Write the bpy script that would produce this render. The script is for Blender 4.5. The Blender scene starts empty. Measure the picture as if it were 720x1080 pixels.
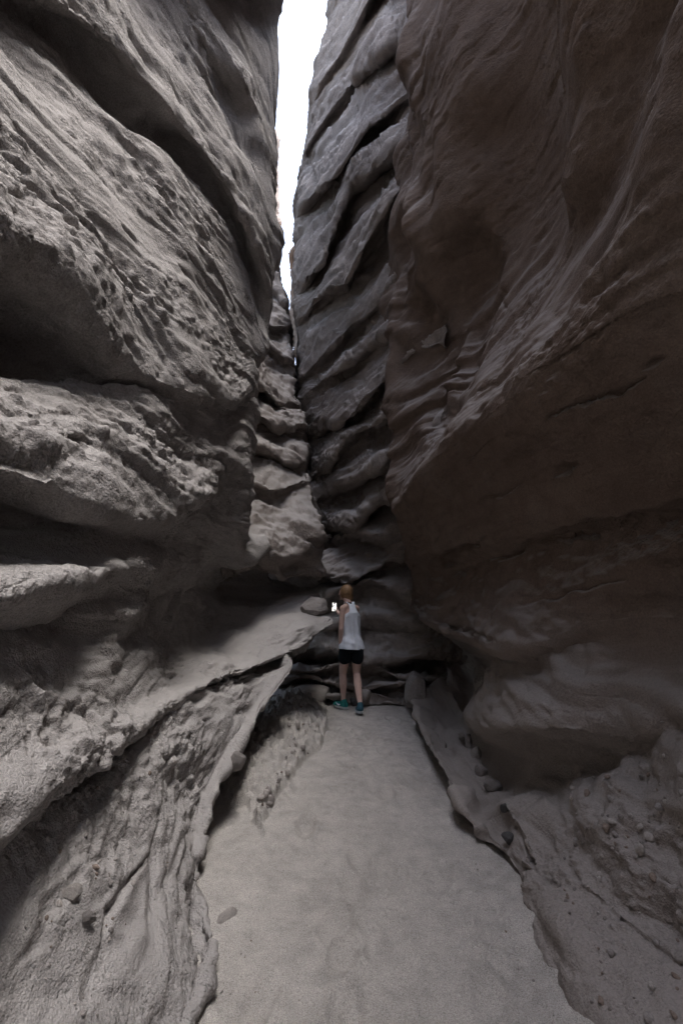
import bpy, bmesh, math, random
import numpy as np
from mathutils import Vector, Matrix
random.seed(4)
sc = bpy.context.scene
COL = sc.collection
f32 = np.float32
# ------------------------------------------------------------------ camera model
PITCH = math.radians(10.85); CP, SP = math.cos(PITCH), math.sin(PITCH)
FPX = 480.0; CAM = np.array([0.0, 0.0, 1.5])
def ray(px, py):
    xc = (px-360)/FPX; yc = (540-py)/FPX
    return np.array([xc, CP-SP*yc, SP+CP*yc])
def pX(px, py, X): r = ray(px, py); return tuple(CAM + r*(X/r[0]))       # a point at lateral distance X
def pY(px, py, Y): r = ray(px, py); return tuple(CAM + r*(Y/r[1]))       # a point at depth Y
def pZ(px, py, Z): r = ray(px, py); return tuple(CAM + r*((Z-1.5)/r[2])) # a point at height Z
# ------------------------------------------------------------------ numpy noise
_rng = np.random.RandomState(11)
_g = _rng.normal(size=(32*32*32, 3)).astype(f32); _g /= np.linalg.norm(_g, axis=1)[:, None]
def noise(p, seed=0):
    p = p.astype(f32) + f32(seed*7.31)
    i = np.floor(p); fr = p - i; i = i.astype(np.int32)
    w = fr*fr*fr*(fr*(fr*6-15)+10)
    out = np.zeros(len(p), f32)
    for dx in (0, 1):
        wx = w[:, 0] if dx else 1-w[:, 0]
        for dy in (0, 1):
            wy = w[:, 1] if dy else 1-w[:, 1]
            for dz in (0, 1):
                wz = w[:, 2] if dz else 1-w[:, 2]
                h = (((i[:, 0]+dx) & 31)*1024 + ((i[:, 1]+dy) & 31)*32 + ((i[:, 2]+dz) & 31))
                g = _g[h]
                out += wx*wy*wz*(g[:, 0]*(fr[:, 0]-dx) + g[:, 1]*(fr[:, 1]-dy) + g[:, 2]*(fr[:, 2]-dz))
    return out*1.6
def fbm(p, octs=4, seed=0, gain=.5):
    s = 0; a = 1
    for o in range(octs):
        s = s + a*noise(p*(2.03**o), seed+o*3); a *= gain
    return s
def ridged(p, octs=3, seed=0):
    s = 0; a = 1
    for o in range(octs):
        s = s + a*(1-2*np.abs(noise(p*(2.1**o), seed+o*5))); a *= .5
    return s
def sstep(a, b, x):
    t = np.clip((x-a)/(b-a), 0, 1); return t*t*(3-2*t)
# ------------------------------------------------------------------ mesh helpers
def grid_mesh(name, V, mat, flip=False):
    n, m = V.shape[:2]
    me = bpy.data.meshes.new(name)
    me.vertices.add(n*m); me.vertices.foreach_set('co', V.reshape(-1).astype(f32))
    idx = np.arange(n*m, dtype=np.int32).reshape(n, m)
    q = np.stack([idx[:-1, :-1], idx[1:, :-1], idx[1:, 1:], idx[:-1, 1:]], -1).reshape(-1, 4)
    if flip: q = q[:, ::-1]
    nq = len(q)
    me.loops.add(nq*4); me.loops.foreach_set('vertex_index', q.reshape(-1))
    me.polygons.add(nq); me.polygons.foreach_set('loop_start', np.arange(0, nq*4, 4, dtype=np.int32))
    me.polygons.foreach_set('use_smooth', np.ones(nq, dtype=bool))
    me.update(calc_edges=True)
    me.materials.append(mat)
    o = bpy.data.objects.new(name, me); COL.objects.link(o)
    return o
def grid_normals(V, flip):
    du = np.gradient(V, axis=0); dv = np.gradient(V, axis=1)
    N = np.cross(du, dv); L = np.linalg.norm(N, axis=2, keepdims=True); N = N/np.maximum(L, 1e-9)
    return -N if flip else N
def blur(A, k):
    for _ in range(k):
        B = A.copy()
        B[1:-1] = (A[:-2]+2*A[1:-1]+A[2:])/4; A = B; B = A.copy()
        B[:, 1:-1] = (A[:, :-2]+2*A[:, 1:-1]+A[:, 2:])/4; A = B
    return A
def pchip(xs, ys, x):
    xs = np.asarray(xs, float); ys = np.asarray(ys, float)
    h = np.diff(xs); d = np.diff(ys)/h; m = np.zeros_like(ys)
    for i in range(1, len(xs)-1):
        if d[i-1]*d[i] > 0:
            w1 = 2*h[i]+h[i-1]; w2 = h[i]+2*h[i-1]
            m[i] = (w1+w2)/(w1/d[i-1]+w2/d[i])
    m[0] = d[0]*.0; m[-1] = d[-1]
    x = np.clip(x, xs[0], xs[-1]); j = np.clip(np.searchsorted(xs, x)-1, 0, len(xs)-2)
    t = (x-xs[j])/h[j]
    return ((1+2*t)*(1-t)**2*ys[j] + t*(1-t)**2*h[j]*m[j] + t*t*(3-2*t)*ys[j+1] + t*t*(t-1)*h[j]*m[j+1])
def profile(P, nt, tens=.5, dref=None):
    """P: K x S x 3 control sections -> T x S x 3, Catmull-Rom through the K points of every section"""
    K, S = P.shape[:2]
    seg = np.linalg.norm(np.diff(P, axis=0), axis=2)
    dist = np.linalg.norm((P[1:]+P[:-1])/2-CAM, axis=2)
    wgt = np.sort(seg/np.maximum(dist, .8), axis=1)[:, int(S*.35):int(S*.95)].mean(1)
    wgt = wgt+.004
    cnt = np.maximum(4, np.round(nt*wgt/wgt.sum())).astype(int)
    out = []
    for k in range(K-1):
        p0 = P[max(k-1, 0)]; p1 = P[k]; p2 = P[k+1]; p3 = P[min(k+2, K-1)]
        l = np.linalg.norm(p2-p1, axis=1)[:, None]
        lp = np.linalg.norm(p2-p0, axis=1)[:, None]; ln = np.linalg.norm(p3-p1, axis=1)[:, None]
        m1 = (p2-p0)/np.maximum(lp, 1e-6)*l*tens*1.6; m2 = (p3-p1)/np.maximum(ln, 1e-6)*l*tens*1.6
        for t in np.arange(cnt[k])/cnt[k]:
            out.append((2*t**3-3*t*t+1)*p1 + (t**3-2*t*t+t)*m1 + (-2*t**3+3*t*t)*p2 + (t**3-t*t)*m2)
    out.append(P[-1])
    return np.array(out)
def samples(y0, y1, n, d0):
    """positions along the canyon, spaced by distance from the camera"""
    y = np.linspace(y0, y1, 4000); w = 1/np.maximum(np.abs(y-.4), 0)**0
    d = np.sqrt(np.maximum(y, 0)**2*1.0 + d0*d0); w = d0/(d*d)*1.0 + .12/d
    w[y < .6] *= .25
    c = np.cumsum(w); c = (c-c[0])/(c[-1]-c[0])
    return np.interp(np.linspace(0, 1, n), c, y)
def loft_Y(lines, y0, y1, ns, nt, d0):
    ys = samples(y0, y1, ns, d0)
    P = np.zeros((len(lines), ns, 3))
    for k, ln in enumerate(lines):
        a = np.array(sorted(ln, key=lambda q: q[1]))
        # keep increasing Y
        keep = [0]
        for i in range(1, len(a)):
            if a[i, 1] > a[keep[-1], 1]+.03: keep.append(i)
        a = a[keep]
        P[k, :, 0] = pchip(a[:, 1], a[:, 0], ys); P[k, :, 1] = ys; P[k, :, 2] = pchip(a[:, 1], a[:, 2], ys)
    return profile(P, nt)
# ------------------------------------------------------------------ materials
def mat_new(name):
    m = bpy.data.materials.new(name); m.use_nodes = True
    nt = m.node_tree; nt.nodes.clear()
    out = nt.nodes.new('ShaderNodeOutputMaterial'); b = nt.nodes.new('ShaderNodeBsdfPrincipled')
    nt.links.new(b.outputs[0], out.inputs[0])
    return m, nt, b
def nd(nt, t, **kw):
    n = nt.nodes.new(t)
    for k, v in kw.items():
        if k.startswith('i_'): n.inputs[k[2:].replace('_', ' ')].default_value = v
        else: setattr(n, k, v)
    return n
def ramp(nt, fac, stops):
    r = nt.nodes.new('ShaderNodeValToRGB'); e = r.color_ramp.elements
    while len(e) < len(stops): e.new(.5)
    for i, (p, c) in enumerate(stops):
        e[i].position = p; e[i].color = (*c, 1) if len(c) == 3 else c
    nt.links.new(fac, r.inputs[0]); return r.outputs[0]
def rock_mat(name, base, dark, pale, fine=1.0, crust=1.0, streak=(1.2, .5, 5), rough=.95, dust_light=0, gs=95, gc=1., silt=0):
    m, nt, b = mat_new(name); L = nt.links.new
    tc = nd(nt, 'ShaderNodeTexCoord'); co = tc.outputs['Object']
    def noi(scale, det, ro=.6, v=None):
        n = nd(nt, 'ShaderNodeTexNoise'); n.inputs['Scale'].default_value = scale
        n.inputs['Detail'].default_value = det; n.inputs['Roughness'].default_value = ro
        L(v or co, n.inputs['Vector']); return n.outputs[0]
    mp = nd(nt, 'ShaderNodeMapping'); mp.inputs['Scale'].default_value = streak; mp.inputs['Rotation'].default_value = (.12, .25, .1)
    L(co, mp.inputs['Vector'])
    n1 = noi(1.6, 5, .6); n2 = noi(2.6, 6, .65, mp.outputs[0]); n3 = noi(gs, 5, .8); n4 = noi(9, 5, .65)
    c = ramp(nt, n1, [(.3, dark), (.5, base), (.72, pale)])
    c2 = ramp(nt, n2, [(.32, tuple(x*.72 for x in base)), (.5, base), (.66, tuple(min(1, x*1.16) for x in base))])
    mx = nd(nt, 'ShaderNodeMix', data_type='RGBA'); mx.inputs[0].default_value = .5
    L(c, mx.inputs[6]); L(c2, mx.inputs[7])
    # grain: pale and dark grit in the matrix
    g = ramp(nt, n3, [(.36, (1-.42*gc,)*3), (.5, (1,)*3), (.64, (1+.28*gc,)*3)])
    g2 = ramp(nt, n4, [(.3, (.8,)*3), (.5, (1,)*3), (.7, (1.1,)*3)])
    m1 = nd(nt, 'ShaderNodeMix', data_type='RGBA', blend_type='MULTIPLY'); m1.inputs[0].default_value = .8
    L(mx.outputs[2], m1.inputs[6]); L(g, m1.inputs[7])
    m2 = nd(nt, 'ShaderNodeMix', data_type='RGBA', blend_type='MULTIPLY'); m2.inputs[0].default_value = .8
    L(m1.outputs[2], m2.inputs[6]); L(g2, m2.inputs[7])
    if dust_light:  # paler on up-facing rock: settled dust, with ledge light painted in
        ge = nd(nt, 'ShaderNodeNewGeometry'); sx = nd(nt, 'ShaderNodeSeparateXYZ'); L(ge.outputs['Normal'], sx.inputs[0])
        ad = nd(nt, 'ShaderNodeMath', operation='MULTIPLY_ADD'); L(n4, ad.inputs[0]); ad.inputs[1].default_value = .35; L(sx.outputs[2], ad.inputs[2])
        dm = ramp(nt, ad.outputs[0], [(.4, (0,)*3), (.9, (dust_light,)*3)])
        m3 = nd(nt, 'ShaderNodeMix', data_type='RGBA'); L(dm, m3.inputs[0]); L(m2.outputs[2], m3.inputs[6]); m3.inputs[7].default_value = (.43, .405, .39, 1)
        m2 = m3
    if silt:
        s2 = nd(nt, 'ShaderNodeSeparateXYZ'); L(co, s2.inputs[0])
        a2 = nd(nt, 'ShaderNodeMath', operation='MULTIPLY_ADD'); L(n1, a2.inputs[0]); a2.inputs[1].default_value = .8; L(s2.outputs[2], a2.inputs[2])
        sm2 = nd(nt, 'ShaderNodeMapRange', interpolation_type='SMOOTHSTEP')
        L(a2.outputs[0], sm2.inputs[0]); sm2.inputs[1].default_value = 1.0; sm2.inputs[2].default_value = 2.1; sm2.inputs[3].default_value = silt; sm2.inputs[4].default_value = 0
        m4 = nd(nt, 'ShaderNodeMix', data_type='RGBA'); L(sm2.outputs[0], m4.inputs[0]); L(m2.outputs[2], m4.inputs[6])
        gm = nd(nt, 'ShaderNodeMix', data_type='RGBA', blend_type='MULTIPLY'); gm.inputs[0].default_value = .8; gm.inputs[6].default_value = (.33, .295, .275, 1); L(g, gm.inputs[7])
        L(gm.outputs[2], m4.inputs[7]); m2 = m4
    L(m2.outputs[2], b.inputs['Base Color'])
    b.inputs['Roughness'].default_value = rough; b.inputs['Specular IOR Level'].default_value = .12
    # relief finer than the mesh
    v = nd(nt, 'ShaderNodeTexVoronoi'); v.inputs['Scale'].default_value = 55; L(co, v.inputs['Vector'])
    v2 = nd(nt, 'ShaderNodeTexVoronoi'); v2.inputs['Scale'].default_value = 130; L(co, v2.inputs['Vector'])
    hb = noi(24, 5, .75)
    b1 = nd(nt, 'ShaderNodeBump'); b1.inputs['Strength'].default_value = 1; b1.inputs['Distance'].default_value = .012*fine
    L(hb, b1.inputs['Height'])
    msk = ramp(nt, noi(3.1, 3), [(.42, (0,)*3), (.6, (1,)*3)])
    inv = nd(nt, 'ShaderNodeMath', operation='MULTIPLY'); L(v.outputs['Distance'], inv.inputs[0]); L(msk, inv.inputs[1])
    b2 = nd(nt, 'ShaderNodeBump', invert=True); b2.inputs['Strength'].default_value = .8; b2.inputs['Distance'].default_value = .012*crust
    L(inv.outputs[0], b2.inputs['Height']); L(b1.outputs[0], b2.inputs['Normal'])
    b3 = nd(nt, 'ShaderNodeBump', invert=True); b3.inputs['Strength'].default_value = .6; b3.inputs['Distance'].default_value = .006*fine
    L(v2.outputs['Distance'], b3.inputs['Height']); L(b2.outputs[0], b3.inputs['Normal'])
    L(b3.outputs[0], b.inputs['Normal'])
    return m
ROCK_L = rock_mat('canyon_rock', (.315, .292, .28), (.225, .203, .19), (.39, .365, .35), dust_light=.8)
ROCK_R = rock_mat('canyon_rock_brown', (.15, .111, .090), (.10, .072, .057), (.195, .155, .132), fine=.8, crust=.6, dust_light=.5, gc=.6, silt=.75)
ROCK_F = rock_mat('canyon_rock_far', (.27, .232, .21), (.18, .15, .132), (.34, .30, .275), dust_light=.75)
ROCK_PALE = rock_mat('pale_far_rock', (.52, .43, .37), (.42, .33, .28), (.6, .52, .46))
SAND = rock_mat('sand', (.475, .443, .41), (.452, .42, .388), (.50, .468, .436), fine=1.0, crust=.15, streak=(2, 2, 2), gs=210, gc=1.5)
# ------------------------------------------------------------------ displacement of a rock surface
def displace(V, flip, big=.10, bed=.045, mid=.03, small=.011, seed=0, dip=(.0, .05), bedf=3.2, grooves=0., fmax=1., crustf=None, bedm=None, midm=None, lump=None):
    shp = V.shape
    N = blur(grid_normals(V, flip), 2); N /= np.maximum(np.linalg.norm(N, axis=2, keepdims=True), 1e-6)
    p = V.reshape(-1, 3); n = N.reshape(-1, 3)
    d0 = np.linalg.norm(p-CAM, axis=1)
    warp = np.stack([noise(p*.9, seed+1), noise(p*.9, seed+2), noise(p*.9, seed+3)], 1)
    q = p + .28*warp
    d = big*fbm(q*np.array([.9, .7, 1.3]), 2, seed+4)
    # bedding: saw-tooth ledges, sharp below, sloping back above
    zc = q[:, 2] + dip[0]*q[:, 0] + dip[1]*q[:, 1] + .16*noise(q*.8, seed+8)
    for fz, a, sd in ((bedf, 1., 0), (bedf*2.7, .45, 40)):
        ph = zc*fz + .8*noise(q*np.array([.6, .35, .6])*1.3, seed+9+sd)
        k = np.floor(ph); t = ph-k
        saw = np.where(t < .16, t/.16, 1-(t-.16)/.84)
        amp = np.clip(.35+1.5*noise(np.stack([q[:, 0]*1.1, q[:, 1]*.8, k*1.7], 1), seed+10+sd), 0, 1.4)
        d += bed*a*amp*(saw-.5)*(bedm(p) if bedm else 1)
    if lump: d += lump(p)*fbm(p*np.array([1.5, 1.5, .9]), 2, seed+70)
    if grooves:
        gq = p*np.array([2.2, 2.2, .28]) + .35*warp
        d += grooves*ridged(gq, 2, seed+20)*.5
    V = (p + n*d[:, None]).reshape(shp)
    N = blur(grid_normals(V, flip), 1); N /= np.maximum(np.linalg.norm(N, axis=2, keepdims=True), 1e-6)
    p = V.reshape(-1, 3); n = N.reshape(-1, 3)
    st = q*np.array([2.2, 1.1, 4.2])
    rough = np.clip(.5+1.5*noise(q*1.4, seed+30), .08, 1.5)       # patches of crust among smoother rock
    d = mid*(fbm(st, 3, seed+31) - .6*np.clip(ridged(q*2.6, 1, seed+35)-.55, 0, 1))
    if midm: d = d*midm(p)
    d += small*rough*fbm(p*15, 3, seed+40, .6)*fmax
    # pits and lumps
    pit = noise(p*6.5*np.array([1, .7, 1.5]), seed+50)
    d -= mid*1.1*np.clip(pit-.42, 0, 1)*2
    lump = noise(p*11, seed+55); d += small*2.4*rough*np.clip(lump-.35, 0, 1)*1.5
    if crustf:
        m = crustf(p)
        for fq, a_ in ((19, .015), (38, .009)):
            d += m*a_*sstep(.12, .5, noise(p*fq, seed+60+fq))
    return (p + n*d[:, None]).reshape(shp)
def structure(o, label=None, cat=None):
    o['kind'] = 'structure'
    if label: o['label'] = label; o['category'] = cat
    return o
W = lambda x, y, z: (x, y, z)
def cracks(V, flip, items, seed):
    """open joints cut into the wall along lines given in the (y, z) plane of the wall"""
    N = grid_normals(V, flip); p = V.reshape(-1, 3); n = N.reshape(-1, 3); d = np.zeros(len(p))
    for pts, w, dep in items:
        a = np.array([(q[1], q[2]) for q in pts]); lo = a.min(0)-.2; hi = a.max(0)+.2
        m = np.where((p[:, 1] > lo[0]) & (p[:, 1] < hi[0]) & (p[:, 2] > lo[1]) & (p[:, 2] < hi[1]))[0]
        if not len(m): continue
        q = p[m]; wy = q[:, 1]+.03*noise(q*5, seed); wz = q[:, 2]+.03*noise(q*6, seed+1)
        best = np.full(len(m), 9.); tt = np.zeros(len(m)); K = len(a)-1
        for i in range(K):
            ab = a[i+1]-a[i]; t = np.clip(((wy-a[i][0])*ab[0]+(wz-a[i][1])*ab[1])/(ab@ab), 0, 1)
            ds = np.hypot(wy-a[i][0]-t*ab[0], wz-a[i][1]-t*ab[1]); b = ds < best; best[b] = ds[b]; tt[b] = (i+t[b])/K
        ww = w*(.3+.9*np.sin(np.pi*np.clip(tt, .02, .98))**.6)*(1+.6*noise(q*9, seed+2))
        up = np.exp(-(best/np.maximum(ww, .003))**2)
        d[m] -= dep*up*np.sin(np.pi*np.clip(tt, .03, .97))**.4
    return (p + n*d[:, None]).reshape(V.shape)
def seg(*q): return [pX(a, b, c) for a, b, c in q]
# ------------------------------------------------------------------ left wall near the camera
def X_(pts): return [pX(a, b, c) for a, b, c in pts]
LEFT = [
 [W(-.75, -4, -.35), W(-.75, 2, -.35), W(-1.05, 3, -.35), W(-1.05, 4.2, -.3), W(-1.2, 5.2, -.3), W(-1.9, 6.5, -.3)],
 [W(-.62, -4, -.1), W(-.62, 1.9, -.06), W(-.76, 2.5, -.05), W(-1.02, 2.9, .03), W(-1.06, 3.5, .06), W(-1.0, 4.2, .12), W(-.92, 4.9, .3), W(-1.2, 5.5, .4), W(-1.9, 6.5, .4)],
 [W(-.55, -4, .04), pZ(198, 1085, .04), pZ(224, 1012, .07), pZ(219, 965, .08), pZ(207, 915, .12), pZ(222, 850, .25), pZ(250, 790, .45), pZ(281, 742, .6), pZ(311, 700, .85), W(-.9, 5.5, 1.0), W(-1.6, 6.5, 1.0)],
 [W(-.60, -4, .12), pX(190, 1075, -.56), pX(212, 1000, -.66), pX(208, 950, -.73), pX(198, 905, -.83), pX(212, 840, -.88), pX(240, 785, -.82), pX(272, 738, -.74), pX(303, 696, -.56), W(-.95, 5.5, 1.05), W(-1.6, 6.5, 1.1)],
 [W(-1.02, -4, .7)]+X_([(0, 893, -1.02), (60, 846, -1.02), (110, 818, -1.02), (150, 782, -1.04), (180, 752, -1.06), (215, 728, -1.0), (262, 710, -.86), (308, 694, -.58)])+[W(-.7, 6, 1.1), W(-1.2, 6.6, 1.1)],
 [W(-1.12, -4, .8)]+X_([(0, 880, -1.14), (60, 834, -1.14), (110, 806, -1.14), (150, 774, -1.14), (180, 747, -1.15), (215, 725, -1.04), (262, 708, -.90), (309, 692, -.64)])+[W(-.7, 6, 1.12), W(-1.2, 6.6, 1.12)],
 [W(-.92, -4, .85)]+X_([(0, 872, -.90), (60, 826, -.90), (110, 798, -.92), (150, 766, -.98), (180, 742, -1.04), (215, 722, -.98), (262, 705, -.83)])+[pY(312, 687, 5.2), pY(335, 669, 5.6), pY(352, 658, 6.0), W(-.4, 6.6, 1.2)],
 [W(-1.0, -4, 1.0)]+X_([(0, 800, -1.0), (60, 760, -1.02), (110, 740, -1.04), (150, 735, -1.12), (185, 725, -1.18), (225, 698, -1.08), (265, 688, -.93)])+[pY(308, 668, 5.35), pY(335, 655, 5.75), pY(350, 650, 6.1), W(-.4, 6.7, 1.25)],
 [W(-1.15, -4, 1.3)]+X_([(0, 700, -1.14), (60, 688, -1.17), (110, 676, -1.14), (150, 682, -1.22), (185, 690, -1.4), (235, 655, -1.40), (285, 636, -1.1)])+[pY(335, 628, 6.9), W(-.5, 8, 1.5)],
 [W(-1.25, -4, 1.4)]+X_([(0, 655, -1.22), (60, 642, -1.25), (105, 632, -1.16), (140, 628, -1.2), (175, 625, -1.5), (235, 622, -1.6), (285, 620, -1.25)])+[pY(335, 620, 7.3), W(-.5, 8, 1.6)],
 [W(-1.0, -4, 1.5)]+X_([(0, 628, -1.0), (60, 612, -1.02), (105, 604, -1.03), (140, 600, -1.06), (175, 596, -1.30), (235, 600, -1.45), (280, 606, -1.15)])+[W(-.8, 6.3, 2.0), W(-1.2, 8, 2.1)],
 [W(-1.25, -4, 1.62)]+[W(-1.22, 1.3, 1.66), W(-1.24, 1.66, 1.65), W(-1.2, 2.0, 1.68), W(-1.17, 2.3, 1.79), W(-1.18, 2.6, 1.82)]+X_([(175, 566, -1.32), (235, 582, -1.25), (268, 592, -1.0)])+[W(-.9, 5.6, 2.15), W(-1.4, 7, 2.2)],
 [W(-1.5, -4, 1.8)]+[W(-1.62, 1.4, 1.85), W(-1.55, 1.8, 1.85), W(-1.28, 2.08, 1.84), W(-1.16, 2.32, 1.845), W(-1.17, 2.7, 1.88)]+X_([(172, 558, -1.25), (230, 545, -1.15), (262, 555, -.98)])+[W(-1.3, 5.6, 2.4), W(-1.9, 7, 2.4)],
 [W(-1.1, -4, 1.9)]+X_([(0, 500, -1.08), (50, 510, -1.05), (92, 538, -1.05), (135, 547, -1.07), (170, 548, -1.06), (200, 530, -1.04), (235, 495, -1.03), (260, 470, -.98)])+[W(-1.3, 5.6, 2.6), W(-1.9, 7, 2.6)],
 [W(-1.15, -4, 2.15)]+X_([(0, 450, -1.15), (50, 455, -1.15), (92, 470, -1.14), (135, 478, -1.13), (180, 478, -1.12), (215, 465, -1.1), (240, 450, -1.07), (265, 440, -1.0)])+[W(-1.4, 5.6, 3.0), W(-1.9, 7, 3.)],
 [W(-1.4, -4, 2.4)]+X_([(0, 393, -1.36), (50, 402, -1.42), (100, 404, -1.36), (150, 412, -1.22), (200, 428, -1.10), (238, 432, -1.08), (268, 422, -1.0)])+[W(-1.5, 5.6, 3.2), W(-1.9, 7, 3.2)],
 [W(-1.65, -4, 2.6)]+[W(-1.8, 1.6, 2.55), W(-1.8, 2.0, 2.6), W(-1.52, 2.35, 2.66), W(-1.27, 2.65, 2.79)]+X_([(200, 423, -1.09), (240, 428, -1.05), (268, 418, -.98)])+[W(-1.5, 5.6, 3.25), W(-1.9, 7, 3.25)],
 [W(-1.25, -4, 2.8)]+X_([(0, 250, -1.24), (50, 268, -1.25), (78, 298, -1.24), (105, 337, -1.23), (150, 390, -1.19), (200, 412, -1.06), (240, 420, -1.0), (270, 410, -.95)])+[W(-1.5, 5.6, 3.5), W(-1.9, 7, 3.5)],
 [W(-1.4, -4, 3.2)]+X_([(0, 180, -1.42), (50, 200, -1.42), (85, 225, -1.38), (120, 265, -1.34), (165, 310, -1.24), (210, 345, -1.12), (245, 370, -1.03), (273, 385, -.93)])+[W(-1.5, 5.6, 4.0), W(-1.9, 7, 4.)],
 [W(-2.0, -4, 4.4)]+X_([(0, 22, -2.0), (60, 48, -1.95), (100, 102, -1.8), (128, 136, -1.68), (180, 166, -1.5), (230, 232, -1.24), (262, 300, -1.02), (282, 360, -.84)])+[W(-1.5, 5.7, 4.8), W(-1.9, 7, 5.)],
 [W(-2.2, -4, 4.6)]+X_([(10, 5, -2.15), (62, 35, -2.12), (105, 90, -1.98), (134, 128, -1.82), (186, 156, -1.58), (236, 222, -1.27), (266, 290, -1.04), (284, 345, -.85)])+[W(-1.5, 5.7, 5.0), W(-1.9, 7, 5.2)],
 [W(-1.8, -4, 4.9)]+X_([(40, -25, -1.8), (100, 28, -1.72), (145, 70, -1.6), (185, 115, -1.42), (232, 180, -1.18), (265, 245, -.96), (287, 320, -.82)])+[W(-1.5, 5.7, 5.6), W(-1.9, 7, 5.7)],
 [W(-2.1, -4, 5.6)]+X_([(110, -80, -2.0), (165, -10, -1.8), (205, 45, -1.55), (238, 95, -1.34), (262, 155, -1.1), (283, 235, -.9)])+[W(-.80, 5.0, 5.9), W(-1.5, 5.9, 6.4), W(-1.9, 7, 6.4)],
 [W(-1.8, -4, 6.0)]+X_([(150, -120, -1.75), (190, -40, -1.6), (222, 20, -1.4), (252, 75, -1.15), (277, 130, -.96), (291, 205, -.84)])+[W(-1.5, 5.9, 7.), W(-1.9, 7, 7.)],
 [W(-2.1, -4, 7.2)]+X_([(190, -160, -2.0), (235, -60, -1.5), (262, 0, -1.25), (285, 55, -1.0), (294, 120, -.86)])+[W(-1.5, 6.0, 8.), W(-1.9, 7, 8.)],
 [W(-1.9, -4, 7.6), W(-1.7, 1.5, 7.8), W(-1.25, 3.5, 8.2), pX(297, -10, -.82), W(-1.5, 6.0, 9.), W(-1.9, 7, 9.)],
 [W(-2.7, -4, 9.5), W(-2.5, 2, 9.5), W(-1.3, 3.8, 10), W(-.82, 5.0, 10.5), W(-1.6, 6.0, 11), W(-1.9, 7, 11)],
 [W(-3.6, -4, 12.), W(-3.3, 2, 12.), W(-1.8, 4, 11.), W(-1.6, 5.0, 11.), W(-2.5, 6.0, 12), W(-2.9, 7, 12)],
 [W(-4, -4, 13.), W(-4, 2, 13.), W(-4, 4, 13.), W(-4, 5.0, 13.), W(-4, 6.0, 13.5), W(-4, 7, 13.5)],
]
for ln in LEFT: ln.append((1.9, -6.6, ln[0][2]+.1))    # unseen bend added behind the camera to shut out light from there
V = loft_Y(LEFT, -6.6, 7.0, 960, 1350, 1.25)
V = displace(V, True, crustf=lambda q: .5*sstep(-.1, .35, noise(q*np.array([1.6, .8, 1.6]), 90)), big=.07, bed=.036, mid=.036, small=.016, seed=3, dip=(.25, -.02), bedf=2.6)
V = cracks(V, True, [(seg((45, 195, -1.4), (62, 210, -1.4), (75, 222, -1.38)), .02, .06), (seg((0, 200, -1.42), (35, 208, -1.42)), .02, .05), (seg((135, 150, -1.6), (170, 215, -1.45), (200, 262, -1.3)), .016, .06),
 (seg((95, 230, -1.4), (150, 300, -1.25), (190, 345, -1.15)), .012, .04), (seg((60, 455, -1.14), (110, 470, -1.13)), .01, .03), (seg((72, 590, -1.1), (92, 593, -1.1)), .016, .05),
 (seg((130, 900, -.95), (105, 960, -.85), (100, 1010, -.8)), .010, .03), (seg((165, 920, -.8), (160, 980, -.75), (150, 1040, -.7)), .008, .025), (seg((200, 60, -1.5), (240, 120, -1.3), (262, 190, -1.1)), .016, .05)], 85)
VL = V
left = structure(grid_mesh('canyon_wall_left', V, ROCK_L, flip=True))
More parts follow.
